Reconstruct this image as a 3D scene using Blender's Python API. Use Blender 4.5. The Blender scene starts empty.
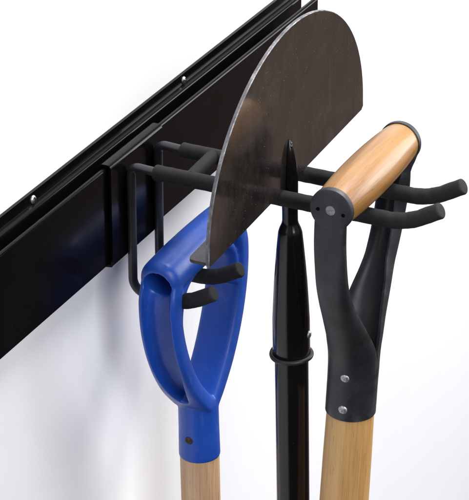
import bpy, bmesh, math, random
from mathutils import Vector, Matrix
S = bpy.context.scene
COL = S.collection
R = math.radians

# ------------------------------------------------------------------ camera
phi, psi = R(26.4), R(64.8)
d = Vector((math.sin(psi)*math.cos(phi), math.cos(psi)*math.cos(phi), -math.sin(phi)))
rt = Vector((math.cos(psi), -math.sin(psi), 0))
up = rt.cross(d)
cam = bpy.data.objects.new('camera', bpy.data.cameras.new('camera'))
COL.objects.link(cam)
m = Matrix((rt, up, -d)).transposed().to_4x4()
m.translation = Vector((-1.51231515, -0.79236236, 0.74336295))
cam.matrix_world = m
cam.data.sensor_fit = 'VERTICAL'; cam.data.sensor_height = 24.0
cam.data.lens = 2594/500*24.0
cam.data.clip_start = 0.05; cam.data.clip_end = 50
S.camera = cam

# ------------------------------------------------------------------ world (dim studio room)
w = bpy.data.worlds.new('World'); S.world = w; w.use_nodes = True
nt = w.node_tree; bg = nt.nodes['Background']
tc = nt.nodes.new('ShaderNodeTexCoord'); sep = nt.nodes.new('ShaderNodeSeparateXYZ')
rp = nt.nodes.new('ShaderNodeValToRGB')
nt.links.new(tc.outputs['Generated'], sep.inputs[0])
mr = nt.nodes.new('ShaderNodeMapRange'); mr.inputs[1].default_value = -1; mr.inputs[2].default_value = 1
nt.links.new(sep.outputs['Z'], mr.inputs[0]); nt.links.new(mr.outputs[0], rp.inputs[0])
e = rp.color_ramp.elements
e[0].position = 0.0; e[0].color = (.235, .165, .135, 1)
e[1].position = 1.0; e[1].color = (.66, .68, .77, 1)
k = e.new(0.36); k.color = (.22, .158, .134, 1)
k = e.new(0.60); k.color = (.27, .28, .325, 1)
mx = nt.nodes.new('ShaderNodeMapRange'); mx.interpolation_type = 'SMOOTHSTEP'
mx.inputs[1].default_value = .745; mx.inputs[2].default_value = .845
mx.inputs[3].default_value = .16; mx.inputs[4].default_value = 1.0
nt.links.new(sep.outputs['X'], mx.inputs[0])
lowm = nt.nodes.new('ShaderNodeMapRange'); lowm.inputs[1].default_value = -.25; lowm.inputs[2].default_value = .0
nt.links.new(sep.outputs['Z'], lowm.inputs[0])                  # the dark left half only below eye level
mxx = nt.nodes.new('ShaderNodeMath'); mxx.operation = 'MAXIMUM'
nt.links.new(mx.outputs[0], mxx.inputs[0]); nt.links.new(lowm.outputs[0], mxx.inputs[1])
vm = nt.nodes.new('ShaderNodeVectorMath'); vm.operation = 'SCALE'
nt.links.new(rp.outputs[0], vm.inputs[0]); nt.links.new(mxx.outputs[0], vm.inputs['Scale'])
nt.links.new(vm.outputs[0], bg.inputs[0]); bg.inputs[1].default_value = 1.0

# ------------------------------------------------------------------ studio softboxes
def area(name, loc, target, size, sy, power, col=(1, 1, 1)):
    l = bpy.data.lights.new(name, 'AREA'); l.shape = 'RECTANGLE'; l.size = size; l.size_y = sy
    l.energy = power; l.color = col
    o = bpy.data.objects.new(name, l); COL.objects.link(o); o.location = loc
    o.rotation_euler = (Vector(target)-Vector(loc)).to_track_quat('-Z', 'Y').to_euler()
    return o
area('softbox_key', (0.75, -0.75, 1.55), (0.02, -0.08, -0.05), 1.05, 1.05, 57, (1, .985, .97))
area('softbox_fill', (-1.3, -1.9, 0.9), (0, -0.05, -0.1), 1.4, 1.4, 41, (.93, .96, 1))
area('softbox_side', (1.5, -1.1, 0.25), (0.05, -0.05, -0.15), 0.7, 0.9, 14, (1, 1, 1))
S.view_settings.view_transform = 'Standard'; S.view_settings.look = 'None'
S.view_settings.exposure = 0.0; S.view_settings.gamma = 1
S.render.engine = 'CYCLES'

# ------------------------------------------------------------------ materials
def mat(name):
    M = bpy.data.materials.new(name); M.use_nodes = True
    n = M.node_tree; return M, n, n.nodes['Principled BSDF']
def coords(n, scale=(1, 1, 1)):
    t = n.nodes.new('ShaderNodeTexCoord'); mp = n.nodes.new('ShaderNodeMapping')
    mp.inputs['Scale'].default_value = scale
    n.links.new(t.outputs['Object'], mp.inputs[0]); return mp.outputs[0]
def noise(n, vec, scale, detail=4, rough=.55, dist=0):
    t = n.nodes.new('ShaderNodeTexNoise'); t.inputs['Scale'].default_value = scale
    t.inputs['Detail'].default_value = detail; t.inputs['Roughness'].default_value = rough
    t.inputs['Distortion'].default_value = dist
    n.links.new(vec, t.inputs['Vector']); return t.outputs['Fac']
def ramp(n, fac, stops):
    r_ = n.nodes.new('ShaderNodeValToRGB'); el = r_.color_ramp.elements
    el[0].position = stops[0][0]; el[0].color = (*stops[0][1], 1)
    el[1].position = stops[-1][0]; el[1].color = (*stops[-1][1], 1)
    for p, c in stops[1:-1]:
        q = el.new(p); q.color = (*c, 1)
    n.links.new(fac, r_.inputs[0]); return r_.outputs[0]
def g(v): return (v, v, v)
def mix(n, fac, a, b, mode='MIX'):
    x = n.nodes.new('ShaderNodeMix'); x.data_type = 'RGBA'; x.blend_type = mode
    if hasattr(fac, 'links'): n.links.new(fac, x.inputs[0])
    else: x.inputs[0].default_value = fac
    for s, i in ((a, 6), (b, 7)):
        if hasattr(s, 'links'): n.links.new(s, x.inputs[i])
        else: x.inputs[i].default_value = (*s, 1)
    return x.outputs[2]
def bump(n, b, height, strength, dist=.001):
    q = n.nodes.new('ShaderNodeBump'); q.inputs['Strength'].default_value = strength
    q.inputs['Distance'].default_value = dist
    n.links.new(height, q.inputs['Height']); n.links.new(q.outputs[0], b.inputs['Normal'])
def setb(b, **k):
    for a, v in k.items():
        b.inputs[a.replace('_', ' ')].default_value = (*v, 1) if isinstance(v, tuple) else v

def painted(name, base, rough, speck=True, bumpy=.15, bs=900, coat=0, spec=.5):
    M, n, b = mat(name); v = coords(n)
    f = noise(n, v, 60, 5)
    lo = tuple(c*.8 for c in base); hi = tuple(c*1.2 for c in base)
    c = ramp(n, f, [(.3, lo), (.7, hi)])
    if speck:                                         # dust specks
        vo = n.nodes.new('ShaderNodeTexVoronoi'); vo.inputs['Scale'].default_value = 260
        n.links.new(v, vo.inputs['Vector'])
        dot = ramp(n, vo.outputs['Distance'], [(.035, g(1)), (.075, g(0))])
        pick = ramp(n, noise(n, v, 130, 2), [(.60, g(0)), (.66, g(.55))])
        c = mix(n, mix(n, 1.0, dot, pick, 'MULTIPLY'), c, (.16, .15, .15))
    n.links.new(c, b.inputs['Base Color'])
    n.links.new(ramp(n, noise(n, v, 35, 5), [(.3, g(rough*.8)), (.7, g(rough*1.25))]), b.inputs['Roughness'])
    if coat: setb(b, Coat_Weight=coat, Coat_Roughness=.12)
    setb(b, Specular_IOR_Level=spec)
    bump(n, b, noise(n, v, bs, 2), bumpy, .0003)
    return M
M_rail = painted('rail_black_paint', (.0028, .0026, .0032), .17, bumpy=.05, bs=1100, spec=.13)
M_wire = painted('wire_grey_paint', (.024, .0245, .028), .30, bumpy=.1)
M_pole = painted('pole_black_gloss', (.004, .0038, .0042), .17, bumpy=.12, bs=300)
M_steel = painted('handle_black_powdercoat', (.013, .0138, .017), .46, bumpy=.35, bs=1800)
M_cap = painted('cap_black_plastic', (.013, .0138, .017), .45, bumpy=.25, bs=1500)
M_rubber = painted('rubber_black', (.010, .010, .011), .5, speck=False, bumpy=.2)

M_foam, n, b = mat('foam_black'); v = coords(n)
f1 = noise(n, v, 900, 3); f2 = noise(n, v, 220, 4)
n.links.new(ramp(n, f1, [(.30, (.009, .009, .0095)), (.55, (.012, .012, .013)), (.85, (.021, .021, .022))]), b.inputs['Base Color'])
setb(b, Roughness=.78, Specular_IOR_Level=.35)
mm = n.nodes.new('ShaderNodeMath'); mm.operation = 'ADD'
n.links.new(f1, mm.inputs[0]); n.links.new(f2, mm.inputs[1]); bump(n, b, mm.outputs[0], .28, .0005)

M_zinc, n, b = mat('zinc_plated_steel'); v = coords(n)
n.links.new(ramp(n, noise(n, v, 700, 4), [(.35, (.22, .22, .23)), (.65, (.62, .63, .65))]), b.inputs['Base Color'])
setb(b, Metallic=.9, Roughness=.44); bump(n, b, noise(n, v, 500, 3), .3, .0004)
M_pin, n, b = mat('brushed_pin_steel'); v = coords(n)
n.links.new(ramp(n, noise(n, v, 500, 4), [(.35, (.16, .16, .165)), (.65, (.30, .30, .31))]), b.inputs['Base Color'])
setb(b, Metallic=.5, Roughness=.5)
M_hole, n, b = mat('dark_hole'); v = coords(n)
n.links.new(ramp(n, noise(n, v, 500, 2), [(.35, g(.0015)), (.65, g(.003))]), b.inputs['Base Color'])
setb(b, Roughness=.95, Specular_IOR_Level=.05)
M_rust, n, b = mat('rusty_bolt'); v = coords(n)
n.links.new(ramp(n, noise(n, v, 600, 4), [(.35, (.012, .010, .010)), (.65, (.075, .055, .040))]), b.inputs['Base Color'])
setb(b, Metallic=.6, Roughness=.55)

M_wall, n, b = mat('white_wall_paint'); v = coords(n)
n.links.new(ramp(n, noise(n, v, 5, 3), [(.3, (.84, .84, .855)), (.7, (.87, .87, .88))]), b.inputs['Base Color'])
setb(b, Roughness=.85, Specular_IOR_Level=.2); bump(n, b, noise(n, v, 420, 4), .10, .0006)

M_blue, n, b = mat('blue_moulded_plastic'); v = coords(n)
c = ramp(n, noise(n, v, 28, 4), [(.3, (.008, .056, .33)), (.7, (.012, .072, .40))])
sc = ramp(n, noise(n, coords(n, (1, 1, .35)), 75, 7, .72, 1.2), [(.56, g(0)), (.70, g(.30))])
c = mix(n, sc, c, (.10, .17, .50))
sc2 = ramp(n, noise(n, coords(n, (900, 900, 30)), 1, 3), [(.68, g(0)), (.76, g(.30))])
c = mix(n, mix(n, 1, sc2, ramp(n, noise(n, v, 22, 3), [(.48, g(0)), (.60, g(1))]), 'MULTIPLY'), c, (.14, .20, .52)); n.links.new(c, b.inputs['Base Color'])
n.links.new(ramp(n, noise(n, v, 70, 4), [(.3, g(.30)), (.7, g(.46))]), b.inputs['Roughness'])
setb(b, Subsurface_Weight=.0); bump(n, b, noise(n, v, 500, 3), .12, .0005)

def wood(name, light, dark, streak, axis, rough, coat, seed):
    M, n, b = mat(name)
    lo, hi = 10, 190
    s1 = [hi]*3; s1[axis] = lo
    s2 = [1000]*3; s2[axis] = 26
    s3 = [70]*3; s3[axis] = 5
    def off(v):
        a = n.nodes.new('ShaderNodeVectorMath'); a.inputs[1].default_value = (seed, seed*2.1, seed*.7)
        n.links.new(v, a.inputs[0]); return a.outputs[0]
    g1 = noise(n, off(coords(n, s1)), 1, 6, .6, .6)
    g2 = noise(n, off(coords(n, s2)), 1, 4, .6)
    g3 = noise(n, off(coords(n, s3)), 1, 3)
    c = ramp(n, g1, [(.28, dark), (.5, tuple((x+y)/2 for x, y in zip(light, dark))), (.66, light)])
    fine = ramp(n, g2, [(.36, g(.55)), (.5, g(1)), (1, g(1))])
    c = mix(n, .55, c, fine, 'MULTIPLY')
    big = ramp(n, g3, [(.44, g(0)), (.66, g(.75))])
    c = mix(n, big, c, streak)
    # short dark pores along the grain
    s4 = [1300]*3; s4[axis] = 60
    pores = ramp(n, noise(n, off(coords(n, s4)), 1, 2), [(.67, g(0)), (.74, g(.75))])
    c = mix(n, pores, c, tuple(x*.35 for x in dark))
    n.links.new(c, b.inputs['Base Color'])
    n.links.new(ramp(n, g1, [(.3, g(rough*1.2)), (.7, g(rough*.8))]), b.inputs['Roughness'])
    if coat: setb(b, Coat_Weight=coat, Coat_Roughness=.16)
    bump(n, b, g2, .18, .0004)
    return M
M_wood_grip = wood('wood_varnished_grip', (.345, .162, .037), (.17, .066, .012), (.39, .205, .064), 0, .40, .22, 3.1)
M_wood_yellow = wood('wood_yellow_shaft', (.55, .310, .108), (.455, .238, .076), (.60, .37, .15), 2, .5, .1, 7.7)
M_wood_tan = wood('wood_tan_shaft', (.56, .355, .20), (.42, .245, .13), (.61, .41, .26), 2, .55, .05, 1.3)

M_blade, n, b = mat('lacquered_steel_blade'); v = coords(n)
v2 = coords(n, (1, 1, .55))
base = ramp(n, noise(n, v, 22, 7, .62, .7), [(.28, (.010, .009, .008)), (.52, (.020, .0165, .014)), (.75, (.040, .033, .028))])
stain_and_reflection = ramp(n, noise(n, v2, 46, 6, .7, 1.5), [(.46, g(0)), (.60, g(.75))])  # dark mottling: stains, plus dark reflection bands put into the colour
base = mix(n, stain_and_reflection, base, (.010, .009, .009))
scr = n.nodes.new('ShaderNodeMapping'); scr.inputs['Rotation'].default_value = (0, R(38), 0); scr.inputs['Scale'].default_value = (900, 40, 22)
n.links.new(n.nodes.new('ShaderNodeTexCoord').outputs['Object'], scr.inputs[0])
sm = ramp(n, noise(n, scr.outputs[0], 1, 3), [(.62, g(0)), (.74, g(.42))])
base = mix(n, sm, base, (.095, .085, .078))
vo = n.nodes.new('ShaderNodeTexVoronoi'); vo.inputs['Scale'].default_value = 450; n.links.new(v, vo.inputs['Vector'])
dot = ramp(n, vo.outputs['Distance'], [(.07, g(1)), (.16, g(0))])
pick = ramp(n, noise(n, v, 90, 3), [(.48, g(0)), (.62, g(.75))])
base = mix(n, mix(n, 1, dot, pick, 'MULTIPLY'), base, (.26, .24, .23))
n.links.new(base, b.inputs['Base Color'])
n.links.new(ramp(n, noise(n, v2, 40, 6, .65, 1), [(.3, g(.07)), (.55, g(.11)), (.78, g(.24))]), b.inputs['Roughness'])
setb(b, Metallic=.1, Specular_IOR_Level=.75, Coat_Weight=.2, Coat_Roughness=.10)
bump(n, b, noise(n, v, 200, 7, .7), .07, .0006)
M_edge, n, b = mat('worn_steel_edge'); v = coords(n)
n.links.new(ramp(n, noise(n, v, 75, 9, .75), [(.36, (.04, .04, .04)), (.5, (.17, .17, .18)), (.68, (.42, .42, .44))]), b.inputs['Base Color'])
setb(b, Metallic=.55, Roughness=.5); bump(n, b, noise(n, v, 500, 4), .6, .0006)

M_rim, n, b = mat('dull_steel_rim'); v = coords(n)
n.links.new(ramp(n, noise(n, v, 60, 9, .75), [(.34, (.045, .045, .047)), (.52, (.13, .13, .135)), (.68, (.33, .33, .34))]), b.inputs['Base Color'])
setb(b, Metallic=.3, Roughness=.5); bump(n, b, noise(n, v, 500, 4), .4, .0006)

def scuff(M, col, amount, sc, lo):
    n = M.node_tree; b = n.nodes['Principled BSDF']; src = b.inputs['Base Color'].links[0].from_socket
    v = coords(n)
    geo = n.nodes.new('ShaderNodeNewGeometry')
    ed = ramp(n, geo.outputs['Pointiness'], [(.525, g(0)), (.60, g(amount))])
    br = ramp(n, noise(n, v, sc, 7, .7, .8), [(lo, g(0)), (lo+.14, g(1))])
    f = mix(n, 1, ed, br, 'MULTIPLY')
    f = mix(n, 1, f, mix(n, 1, br, g(amount*.28), 'MULTIPLY'), 'ADD')
    n.links.new(mix(n, f, src, col), b.inputs['Base Color'])
scuff(M_steel, (.07, .07, .077), .45, 34, .44)
scuff(M_cap, (.085, .085, .092), .5, 34, .44)

# ------------------------------------------------------------------ helpers
def link(name, bm, m_, parent=None, smooth=35, mats=None):
    me = bpy.data.meshes.new(name)
    bmesh.ops.recalc_face_normals(bm, faces=bm.faces)
    bm.to_mesh(me); bm.free()
    for x in (mats or [m_]): me.materials.append(x)
    for p in me.polygons: p.use_smooth = True
    o = bpy.data.objects.new(name, me); COL.objects.link(o)
    if smooth:
        me.set_sharp_from_angle(angle=R(smooth))
    if parent: o.parent = parent
    return o
def thing(name, label, cat, loc=(0, 0, 0), rot=(0, 0, 0), group=None):
    o = bpy.data.objects.new(name, None); COL.objects.link(o); o.empty_display_size = .02
    o.location = loc; o.rotation_euler = rot; o['label'] = label; o['category'] = cat
    if group: o['group'] = group
    return o
def catmull(pts, n=8):
    pts = [Vector(p) for p in pts]; out = []
    ext = [pts[0]*2-pts[1]] + pts + [pts[-1]*2-pts[-2]]
    for i in range(1, len(ext)-2):
        a, b_, c_, d_ = ext[i-1:i+3]
        for k_ in range(n):
            t = k_/n
            out.append(.5*((2*b_)+(c_-a)*t+(2*a-5*b_+4*c_-d_)*t*t+(3*b_-a-3*c_+d_)*t**3))
    out.append(pts[-1]); return out
def fillet(pts, rad, n=10):
    pts = [Vector(p) for p in pts]; out = [pts[0]]
    for i in range(1, len(pts)-1):
        p = pts[i]; a = (pts[i-1]-p).normalized(); c_ = (pts[i+1]-p).normalized()
        r_ = rad[i-1] if isinstance(rad, (list, tuple)) else rad
        ang = a.angle(c_); t = r_/math.tan(ang/2); t = min(t, (pts[i-1]-p).length*.95, (pts[i+1]-p).length*.95)
        s_, e_ = p+a*t, p+c_*t
        cen = p+(a+c_).normalized()*(t/math.cos(ang/2)); r2 = (s_-cen).length
        for k_ in range(n+1):
            f = k_/n; q = (s_-cen).lerp(e_-cen, f).normalized()*r2
            out.append(cen+q)
    out.append(pts[-1]); return out
def resample(pts, step):
    out = [pts[0]]
    for a, b_ in zip(pts, pts[1:]):
        k_ = max(1, int((b_-a).length/step))
        for i in range(1, k_+1): out.append(a.lerp(b_, i/k_))
    return out
def tube(bm, pts, rad, seg=24, capr=.0, jit=None):
    """round tube along pts; rad number or list; capr rounds the ends"""
    pts = [Vector(p) for p in pts]
    P_, Rr = [], []
    rr = rad if isinstance(rad, (list, tuple)) else [rad]*len(pts)
    t0 = (pts[1]-pts[0]).normalized(); t1 = (pts[-1]-pts[-2]).normalized()
    if capr:
        for k_ in range(5):
            a = k_/5*math.pi/2; P_.append(pts[0]-t0*0+t0*capr*(1-math.sin(a))*1.0-t0*0); Rr.append(rr[0]-capr+capr*math.sin(a)*1.0 if k_ else rr[0]-capr)
        P_ = [pts[0]+t0*capr*(1-math.cos(math.pi/2*k_/5)) for k_ in range(5)]
        Rr = [rr[0]-capr+capr*math.sin(math.pi/2*k_/5) for k_ in range(5)]
        body = [(p, r_) for p, r_ in zip(pts, rr) if (p-pts[0]).length > capr*1.05 and (p-pts[-1]).length > capr*1.05]
        P_ += [pts[0]+t0*capr] + [p for p, _ in body] + [pts[-1]-t1*capr]
        Rr += [rr[0]] + [r_ for _, r_ in body] + [rr[-1]]
        P_ += [pts[-1]-t1*capr*(1-math.cos(math.pi/2*k_/5)) for k_ in (4, 3, 2, 1, 0)]
        Rr += [rr[-1]-capr+capr*math.sin(math.pi/2*k_/5) for k_ in (4, 3, 2, 1, 0)]
    else:
        P_, Rr = pts, list(rr)
    n_ = len(P_); T = []
    for i in range(n_):
        a = P_[max(0, i-1)]; b_ = P_[min(n_-1, i+1)]
        T.append((b_-a).normalized())
    ref = Vector((1, 0, 0)) if abs(T[0].x) < .8 else Vector((0, 1, 0))
    u_ = (ref-T[0]*ref.dot(T[0])).normalized(); rings = []
    for i in range(n_):
        u_ = (u_-T[i]*u_.dot(T[i])).normalized(); w_ = T[i].cross(u_)
        ring = []
        for k_ in range(seg):
            a = 2*math.pi*k_/seg; r_ = Rr[i]
            if jit: r_ += jit(P_[i], a)
            ring.append(bm.verts.new(P_[i]+(u_*math.cos(a)+w_*math.sin(a))*max(r_, 1e-5)))
        rings.append(ring)
    for A_, B_ in zip(rings, rings[1:]):
        for k_ in range(seg):
            bm.faces.new((A_[k_], A_[(k_+1) % seg], B_[(k_+1) % seg], B_[k_]))
    bm.faces.new(rings[0]); bm.faces.new(rings[-1])
def lathe(bm, prof, seg=40, origin=(0, 0, 0), axis=2):
    """prof: list of (r, h) along the axis, closed at both ends"""
    o = Vector(origin); rings = []
    for r_, h in prof:
        ring = []
        for k_ in range(seg):
            a = 2*math.pi*k_/seg; c_, s_ = math.cos(a)*r_, math.sin(a)*r_
            q = {2: (c_, s_, h), 0: (h, c_, s_), 1: (c_, h, s_)}[axis]
            ring.append(bm.verts.new(o+Vector(q)))
        rings.append(ring)
    for A_, B_ in zip(rings, rings[1:]):
        for k_ in range(seg):
            bm.faces.new((A_[k_], A_[(k_+1) % seg], B_[(k_+1) % seg], B_[k_]))
    bm.faces.new(rings[0]); bm.faces.new(rings[-1])
def extrude_x(bm, prof, x0, x1):
    """closed (y,z) polygon along X"""
    A_ = [bm.verts.new((x0, y, z)) for y, z in prof]; B_ = [bm.verts.new((x1, y, z)) for y, z in prof]
    n_ = len(prof)
    for i in range(n_): bm.faces.new((A_[i], A_[(i+1) % n_], B_[(i+1) % n_], B_[i]))
    bm.faces.new(A_); bm.faces.new(B_)
def ribbon(cl, th):
    """closed polygon of thickness th round an open polyline in 2D, rounded corners kept"""
    L_, R_ = [], []
    for i, p in enumerate(cl):
        a = Vector(cl[max(0, i-1)]); b_ = Vector(cl[min(len(cl)-1, i+1)])
        t = (b_-a).normalized(); nn = Vector((-t.y, t.x)); p = Vector(p)
        L_.append(tuple(p+nn*th/2)); R_.append(tuple(p-nn*th/2))
    return L_+R_[::-1]
def fil2(pts, rad, n=6):
    return [(p.x, p.y) for p in fillet([Vector((a, b_, 0)) for a, b_ in pts], rad, n)]
def bevel(bm, w_, seg=2, ang=40):
    es = [e_ for e_ in bm.edges if len(e_.link_faces) == 2 and e_.calc_face_angle(0) > R(ang)]
    bmesh.ops.bevel(bm, geom=es, offset=w_, segments=seg, profile=.5, affect='EDGES', clamp_overlap=True)
def rivet(name, parent, loc, normal, rad, h, m_, dim=False):
    bm = bmesh.new()
    pr = [(rad, -.0006)]+[(rad*math.cos(a), h*math.sin(a)) for a in [i/6*math.pi/2*.86 for i in range(7)]]
    if dim: pr += [(rad*.22, h*.72), (rad*.02, h*.6)]
    lathe(bm, pr, 20)
    o = link(name, bm, m_, parent, 50)
    o.location = loc; o.rotation_euler = Vector(normal).to_track_quat('Z', 'Y').to_euler()
    return o
def voxel(parts, name, size, m_, parent, cut=None, it=3):
    """weld overlapping closed solids into one moulded skin"""
    bm = bmesh.new()
    for fn in parts: fn(bm)
    bmesh.ops.recalc_face_normals(bm, faces=bm.faces)
    me = bpy.data.meshes.new(name); bm.to_mesh(me); bm.free()
    o = bpy.data.objects.new(name, me); COL.objects.link(o)
    def bake():
        bpy.context.view_layer.update()
        new = bpy.data.meshes.new_from_object(o.evaluated_get(bpy.context.evaluated_depsgraph_get()))
        o.modifiers.clear(); old = o.data; o.data = new; bpy.data.meshes.remove(old)
    r_ = o.modifiers.new('weld', 'REMESH'); r_.mode = 'VOXEL'; r_.voxel_size = size; bake()
    if cut:
        co = voxel(cut, 'cutter', size*1.01, m_, None, None, 1)
        q = o.modifiers.new('cut', 'BOOLEAN'); q.operation = 'DIFFERENCE'; q.object = co; q.solver = 'EXACT'; bake()
        cm = co.data; bpy.data.objects.remove(co); bpy.data.meshes.remove(cm)
        r_ = o.modifiers.new('weld', 'REMESH'); r_.mode = 'VOXEL'; r_.voxel_size = size; bake()
    s_ = o.modifiers.new('soft', 'SMOOTH'); s_.factor = .5; s_.iterations = it; bake()
    o.name = name; o.data.name = name
    o.data.materials.clear(); o.data.materials.append(m_)
    for p in o.data.polygons: p.use_smooth = True
    if parent: o.parent = parent
    return o

# ------------------------------------------------------------------ the wall
bm = bmesh.new()
q = [bm.verts.new(p) for p in ((-3, 0, -2.2), (3, 0, -2.2), (3, 0, 2.2), (-3, 0, 2.2))]
q += [bm.verts.new(p) for p in ((-3, .1, -2.2), (3, .1, -2.2), (3, .1, 2.2), (-3, .1, 2.2))]
for f in ((0, 1, 2, 3), (7, 6, 5, 4), (0, 4, 5, 1), (1, 5, 6, 2), (2, 6, 7, 3), (3, 7, 4, 0)): bm.faces.new([q[i] for i in f])
wall = link('wall', bm, M_wall, None, 30); wall['kind'] = 'structure'

# ------------------------------------------------------------------ rail screwed to the wall
X0, X1 = -1.0, 0.282
rail = thing('wall_rail', 'long glossy black metal rail screwed to the white wall behind the tools', 'wall rail')
def railpart(name, cl, rad, th, bw=.0004):
    bm = bmesh.new(); extrude_x(bm, ribbon(fil2(cl, rad), th), X0, X1); bevel(bm, bw, 2, 50)
    return link(name, bm, M_rail, rail, 30)
# back plate: flat strip on the wall, then a small step, then the trough floor
railpart('back_plate', [(-.0015, .0080), (-.0015, -.0008), (-.0063, -.0020), (-.0063, -.040), (-.0180, -.040)], [.0016, .0014, .002], .0024)
# front plate with a folded hem along its upper edge
railpart('front_plate', [(-.0210, -.0732), (-.0210, -.0006), (-.0186, -.0006), (-.0186, -.012)], [.0011, .0011], .0019, .0003)
for i, x in enumerate((-.1508, .0771)):
    s_ = rivet('screw', rail, (x, -.0024, .0027), (0, -1, 0), .0031, .0022, M_zinc, True)
    bm = bmesh.new()
    for a, b_ in ((.0021, .0004), (.0004, .0021)):
        mtx = Matrix.Translation((0, 0, .0019)) @ Matrix.Diagonal((a*2, b_*2, .0006, 1))
        bmesh.ops.create_cube(bm, size=1, matrix=mtx)
    sl = link('cross_slot', bm, M_rust, s_, 30); sl.rotation_euler = (0, 0, R(20+50*i))

# ------------------------------------------------------------------ double hook hung over the rail lip
XF, XR, WR, YW = -.0583, -.0165, .0033, -.0285
hook = thing('double_hook', 'black double hook with foam covered arms clipped over the rail lip', 'tool hook', (0, 0, 0))
bm = bmesh.new()
cl = [(-.0165, -.010), (-.0165, .0020), (-.0242, .0020), (-.0242, -.0745), (-.0175, -.0752)]
extrude_x(bm, ribbon(fil2(cl, [.0022, .0024, .0012]), .0018), -.0815, -.0025); bevel(bm, .0005, 2, 50)
link('mounting_plate', bm, M_rail, hook, 30)
for X, yl in ((XF, -.0925), (XR, -.0935)):
    zu, zl = -.0072, -.1040
    path = fillet([(X, -.052, zu), (X, YW, zu+.0012), (X, YW, zl), (X, -.052, zl)], [.006, .011], 12)
    path = [Vector((X, -.060, zu))]+path+[Vector((X, -.060, zl))]
    bm = bmesh.new(); tube(bm, resample(path, .01), WR, 20)
    wire = link('wire', bm, M_wire, hook, 50)
    def jit(p, a, ph=X*900):
        return .00010*math.sin(p.y*600+a*2+ph)+.00006*math.sin(p.y*1500+a*3+ph*2)
    bm = bmesh.new()
    up_ = fillet([(X, -.0470, zu), (X, -.234, zu-.0005), (X, -.2590, .0066)], .050, 14)
    tube(bm, resample(up_, .004), .0056, 24, .0014, jit)
    s_ = link('upper_foam_sleeve', bm, M_foam, wire, 50)
    bm = bmesh.new()
    lo_ = fillet([(X, -.0470, zl), (X, -.072, zl+.0006), (X, yl, -.0915)], .040, 14)
    tube(bm, resample(lo_, .004), .0057, 24, .0016, jit)
    s_ = link('lower_foam_sleeve', bm, M_foam, wire, 50)
bm = bmesh.new()
tube(bm, resample([Vector((XF+.001, -.0745, -.0070)), Vector((XR-.001, -.0725, -.0070))], .004), .0054, 24, 0)
link('cross_brace', bm, M_foam, hook, 50)

# ------------------------------------------------------------------ blue handled spade hanging on the lower arms
blue = thing('blue_handled_spade', 'garden tool with blue plastic loop handle hanging from the lower hook arms', 'garden tool', (-.0165, -.0565, -.0830), (R(-1.1), 0, 0))
def sec_sweep(bm, path, wy, th, seg=20, pw=.45):
    """rounded rectangular section along a path lying in XZ; wy half width in Y, th half thickness"""
    rings = []
    for i, p in enumerate(path):
        a = path[max(0, i-1)]; b_ = path[min(len(path)-1, i+1)]
        t = (b_-a).normalized(); nn = Vector((-t.z, 0, t.x))
        W_, H_ = wy[i], th[i]; ring = []
        for k_ in range(seg):
            an = 2*math.pi*k_/seg; c_, s__ = math.cos(an), math.sin(an)
            yy = math.copysign(abs(c_)**pw, c_)*W_; hh = math.copysign(abs(s__)**pw, s__)*H_
            ring.append(bm.verts.new(p+Vector((0, yy, 0))+nn*hh))
        rings.append(ring)
    for A_, B_ in zip(rings, rings[1:]):
        for k_ in range(seg): bm.faces.new((A_[k_], A_[(k_+1) % seg], B_[(k_+1) % seg], B_[k_]))
    bm.faces.new(rings[0]); bm.faces.new(rings[-1])
def lerpl(a, b_, n_): return [a+(b_-a)*i/(n_-1) for i in range(n_)]
def arm(sgn):
    p = catmull([(sgn*x, 0, z) for x, z in ((.0515, -.0045), (.0556, -.019), (.0532, -.044), (.0440, -.071), (.0295, -.096), (.0130, -.115), (.0010, -.126))], 8)
    n_ = len(p)
    return p, n_
def arm_fn(sgn):
    def fn(bm):
        p, n_ = arm(sgn)
        wy = [.0148+.0006*math.sin(i/(n_-1)*3.14) for i in range(n_)]
        th = [.0084-.0014*i/(n_-1) for i in range(n_)]
        sec_sweep(bm, p, wy, th)
    return fn
def bar_fn(bm):
    pts = [Vector((x, 0, .0016-.0016*(x/.055)**2)) for x in [(-.0605+.121*i/24) for i in range(25)]]
    tube(bm, pts, [.0150+.0004*math.cos(p.x/.061*1.5) for p in pts], 36, .0075)
def sock_fn(bm):
    lathe(bm, [(.0120, -.121), (.0151, -.125), (.0152, -.146), (.0156, -.1700)], 40)
def groove_fn(sgn):
    def fn(bm):
        p, n_ = arm(sgn)
        p = catmull([(sgn*x, 0, z) for x, z in ((.0645, -.0075), (.0655, -.022), (.0622, -.045), (.0522, -.074), (.0372, -.100), (.0230, -.1165))], 8)
        n_ = len(p)
        wy = [min(.0112, .0030+.0118*((n_-1-i)/24)**.8) for i in range(n_)]
        sec_sweep(bm, p, wy, [.0130-.0035*i/(n_-1) for i in range(n_)], 20, .6)
    return fn
def bore_fn(sgn):
    def fn(bm):
        tube(bm, [Vector((sgn*.078, 0, -.0068)), Vector((sgn*.036, 0, .0008))], .0108, 32)
    return fn
def gusset_fn(sgn):
    def fn(bm):
        p = catmull([(sgn*x, 0, z) for x, z in ((.022, -.0060), (.034, -.0100), (.0425, -.0185), (.0465, -.0330), (.0465, -.0460))], 6)
        n_ = len(p); sec_sweep(bm, p, [.0128]*n_, [.0048]*n_, 20, .7)
    return fn
grip = voxel([bar_fn, gusset_fn(-1), gusset_fn(1), arm_fn(-1), arm_fn(1), sock_fn], 'loop_grip', .0007, M_blue, blue,
             [groove_fn(-1), groove_fn(1), bore_fn(-1), bore_fn(1)], 14)
nb = Vector((-.906, -.423, 0))
rv = rivet('bolt', grip, Vector((.0, 0, -.1510))+Vector((-.996, .08, 0)).normalized()*.0150, (-.996, .08, 0), .0033, .0010, M_rust)
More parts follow.
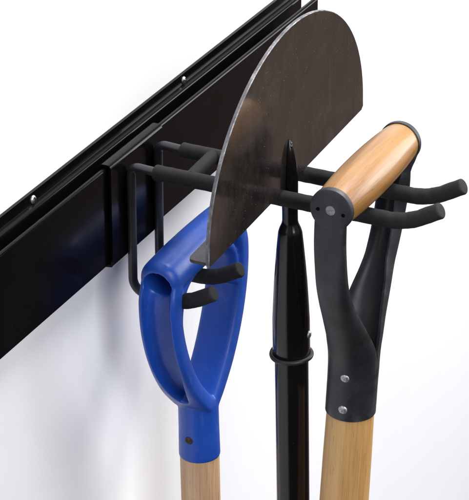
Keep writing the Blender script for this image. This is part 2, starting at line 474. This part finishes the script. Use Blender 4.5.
bm = bmesh.new(); lathe(bm, [(.0148, -.150), (.0148, -.30), (.0152, -.6), (.0155, -.95)], 40)
link('wooden_shaft', bm, M_wood_tan, blue, 40)

# ------------------------------------------------------------------ lawn edger with half moon blade, upside down
edger = thing('lawn_edger', 'black lawn edger turned upside down, dark half moon blade resting on the upper hook arms', 'garden tool', (-.0434, -.1426, -.0025), (0, R(-.75), R(1.6)))
HW, HB = .1368, .1153
pts = [(-HW+.001, 0), (-HW, .002), (-HW, .007)]
cz = .0
for i in range(1, 180):
    a = math.pi-math.pi*i/180
    pts.append((HW*math.cos(a), .007+(HB-.007)*math.sin(a)))
pts += [(HW, .007), (HW, .002), (HW-.003, 0)]
bm = bmesh.new()
th = .0012
rnd = random.Random(4)
fr, bk = [], []
for x, z in pts:
    jx, jz = rnd.uniform(-.00005, .00005), rnd.uniform(-.00005, .00005)
    fr.append((x+jx, z+jz)); bk.append((x+jx, z+jz))
cx_, cz_ = 0, .03
inner = [(cx_+(x-cx_)*.9945, cz_+(z-cz_)*.9945) if z > .004 else (x*.997, max(z, .0)) for x, z in fr]
F0 = [bm.verts.new((x, -th, z)) for x, z in inner]
F1 = [bm.verts.new((x, -th+.0005, z)) for x, z in fr]
B1 = [bm.verts.new((x, th, z)) for x, z in fr]
n_ = len(F0)
ff = bm.faces.new(F0); fb = bm.faces.new(B1[::-1])
for A_, B_, mi in ((F0, F1, 1), (F1, B1, 2)):
    for i in range(n_):
        f = bm.faces.new((A_[i], A_[(i+1) % n_], B_[(i+1) % n_], B_[i])); f.material_index = mi
blade = link('half_moon_blade', bm, None, edger, 30, [M_blade, M_edge, M_rim])
for x0, x1, dr in ((-HW+.0015, -.020, 0), (.018, HW-.004, 0)):
    bm = bmesh.new()
    L_ = x1-x0; rr_ = .005; depth = .0150; poly = [(x0, th-.0004)]
    for cxx, a0 in ((x0+rr_, math.pi), (x1-rr_, math.pi/2)):
        for k_ in range(7):
            a = a0-k_/6*math.pi/2; poly.append((cxx+rr_*math.cos(a), depth-rr_+rr_*math.sin(a)))
    poly.append((x1, th-.0004))
    T_ = [bm.verts.new((x, y, .0026)) for x, y in poly]; Bt = [bm.verts.new((x, y, .0004)) for x, y in poly]
    for i in range(len(poly)): bm.faces.new((T_[i], T_[(i+1) % len(poly)], Bt[(i+1) % len(poly)], Bt[i]))
    bm.faces.new(T_); bm.faces.new(Bt); bevel(bm, .0005, 2, 50)
    link('foot_tread', bm, M_steel, blade, 40)
YP, XP, TP = -.0016, -.0034, R(-2.1)                                            # pole axis in front of the blade
def prof_fn(bm):
    pr = [(.0004, .0345), (.0018, .0320), (.0032, .0270), (.0047, .0190), (.0056, .0100), (.0059, .0000), (.0057, -.010), (.0055, -.020),
          (.0055, -.0270), (.0060, -.0295), (.0075, -.0330), (.0084, -.0360), (.0095, -.0470), (.0106, -.0600), (.0117, -.0750), (.0126, -.0920), (.0132, -.1050), (.0134, -.1335), (.0129, -.1345)]
    lathe(bm, pr, 40)
sk = bmesh.new(); prof_fn(sk)
socket = link('socket', sk, M_pole, edger, 50); socket.location = (XP, YP, 0); socket.rotation_euler = (0, TP, 0)
for x_, y_, z_, r_ in ((-.0015, -.0058, -.0345, .0012), (.0009, -.0064, -.0352, .0010), (-.0008, -.0016, .0300, .0011), (.0008, -.0012, .0318, .0009)):
    bm = bmesh.new(); bmesh.ops.create_icosphere(bm, subdivisions=3, radius=r_, matrix=Matrix.Translation((x_, y_, z_)))
    link('weld_bead', bm, M_pole, socket, 60)             # lumps of weld at the neck and the tip
rivet('rivet', socket, Vector((.0006, -.0131, -.1160)), (.05, -1, 0), .0030, .0016, M_zinc, True)
bm = bmesh.new(); ring = []
tr = [Vector((.0140*math.cos(a), .0140*math.sin(a), -.1340+.0004*math.sin(a*2))) for a in [2*math.pi*i/48 for i in range(49)]]
tube(bm, tr, .0018, 12)
rg = link('rubber_ring', bm, M_rubber, edger, 60); rg.location = (XP, YP, 0); rg.rotation_euler = (0, TP, 0)
bm = bmesh.new(); lathe(bm, [(.0112, -.127), (.0120, -.132), (.0120, -.30), (.0121, -.95)], 40)
po = link('pole', bm, M_pole, edger, 40); po.location = (XP, YP, 0); po.rotation_euler = (0, TP, 0)

# ------------------------------------------------------------------ spade with wooden crossbar grip
spade = thing('wooden_grip_spade', 'garden tool with wooden crossbar grip in a forked black yoke near the hook ends', 'garden tool', (-.0420, -.1990, .0142), (R(2.55), 0, 0))
bm = bmesh.new()
pr = []
for i in range(33):
    x = -.0585+.117*i/32; t = x/.0585
    pr.append((.0140+.0025*(1-abs(t)**2.2), x))
lathe(bm, pr, 48, axis=0)
link('wooden_grip', bm, M_wood_grip, spade, 40)
H_ = [0, -.014, -.028, -.046, -.064, -.080, -.094, -.106, -.117, -.128, -.139, -.154, -.1835]
WEB = [.0624, .0624, .0616, .0590, .0550, .0490, .0420, .0355, .0300, .0245, .0200, .0182, .0182]
WIDTH = [.0112, .0112, .0112, .0112, .0114, .0119, .0128, .0142, .0154, .0168, .0177, .0178, .0178]
DEP = [.0020, .0030, .0040, .0055, .0070, .0090, .0110, .0130, .0150, .0165, .0178, .0178, .0178]
def yoke_arm(sgn):
    WID = [w_*(1+.24*min(1, max(0, (h_+.145)/.05))) if sgn > 0 else w_ for w_, h_ in zip(WIDTH, H_)]
    dep = [max(d_, min(.0115, .003+max(0, -h_)*.35)) if sgn > 0 else d_ for d_, h_ in zip(DEP, H_)]
    P1 = catmull([(WEB[i], 0, H_[i]) for i in range(len(H_))], 4)
    P2 = catmull([(WID[i], dep[i], H_[i]) for i in range(len(H_))], 4)
    bm = bmesh.new(); seg = 22; T = .0020
    outr, innr = [], []
    for k_, (a, b_) in enumerate(zip(P1, P2)):
        f = min(1, max(0, (-a.z-.03)/.09)); pw = .30+.70*f
        x_nxt = P1[min(k_+1, len(P1)-1)]; x_prv = P1[max(k_-1, 0)]
        tg = (x_nxt-x_prv).normalized(); nrm = Vector((-tg.z, 0, tg.x))      # points to larger x
        if nrm.x < 0: nrm = -nrm
        o_, i_ = [], []
        for j in range(seg+1):
            an = math.pi*j/seg; c_, s_ = math.cos(an), math.sin(an)
            for lst, dw in ((o_, 0), (i_, T)):
                yy = math.copysign(abs(c_)**pw, c_)*(b_.x-dw); hh = (abs(s_)**pw)*(b_.y-dw if b_.y > T+.0003 else .0003)
                base = Vector((a.x, 0, a.z))-nrm*b_.y
                if sgn > 0:                                   # this arm is rolled so its curl opens to the back
                    tw = R(40)*min(1, max(0, (a.z+.150)/.065))*min(1, max(0, (-a.z-.004)/.012))
                    h0 = b_.y*.5
                    yy, hh = yy*math.cos(tw)-(hh-h0)*math.sin(tw), h0+(hh-h0)*math.cos(tw)+yy*math.sin(tw)
                q = base+nrm*hh+Vector((0, yy, 0))
                q.x = max(q.x, .0003)
                lst.append(bm.verts.new((q.x*sgn, q.y, q.z)))
        outr.append(o_); innr.append(i_)
    for L, fl in ((outr, 0), (innr, 1)):
        for A_, B_ in zip(L, L[1:]):
            for j in range(seg): bm.faces.new((A_[j], A_[j+1], B_[j+1], B_[j]))
    for A_, B_, C_, D_ in zip(outr, outr[1:], innr, innr[1:]):
        bm.faces.new((A_[0], B_[0], D_[0], C_[0])); bm.faces.new((A_[seg], B_[seg], D_[seg], C_[seg]))
    for o_, i_ in ((outr[0], innr[0]), (outr[-1], innr[-1])):
        for j in range(seg): bm.faces.new((o_[j], o_[j+1], i_[j+1], i_[j]))
    # round eye at the top that closes the grip end
    prf = [(.0120, .0576), (.0146, .0577), (.0150, .0580), (.0150, .0610), (.0146, .0621), (.0136, .0626), (.0040, .0626), (.001, .0626)]
    lathe(bm, [(r_, h*sgn) for r_, h in prf], 48, axis=0)
    return link('yoke_arm', bm, M_steel, spade, 32)
for sgn in (-1, 1):
    ya = yoke_arm(sgn)
    rivet('pin', ya, (sgn*.0625, 0, 0), (sgn, 0, 0), .0036, .0003, M_pin)
    for yy, zz in ((.0088, -.0008), (-.0092, -.0012)):
        bm = bmesh.new(); lathe(bm, [(.0013, -.0003*sgn), (.0013, .0002*sgn)], 14, axis=0)
        q = link('pin_hole', bm, M_hole, ya, 40); q.location = (sgn*.06262, yy, zz)
for zz, s_ in ((-.1490, 0), (-.1745, 0)):
    rivet('rivet', spade, Vector((-.0178, -.0012, zz)), (-1, -.06, 0), .0034, .0016, M_zinc, True)
bm = bmesh.new(); lathe(bm, [(.0150, -.156), (.0160, -.175), (.0168, -.1800), (.0174, -.22), (.0180, -.30), (.0178, -.95)], 44)
link('wooden_shaft', bm, M_wood_yellow, spade, 40)
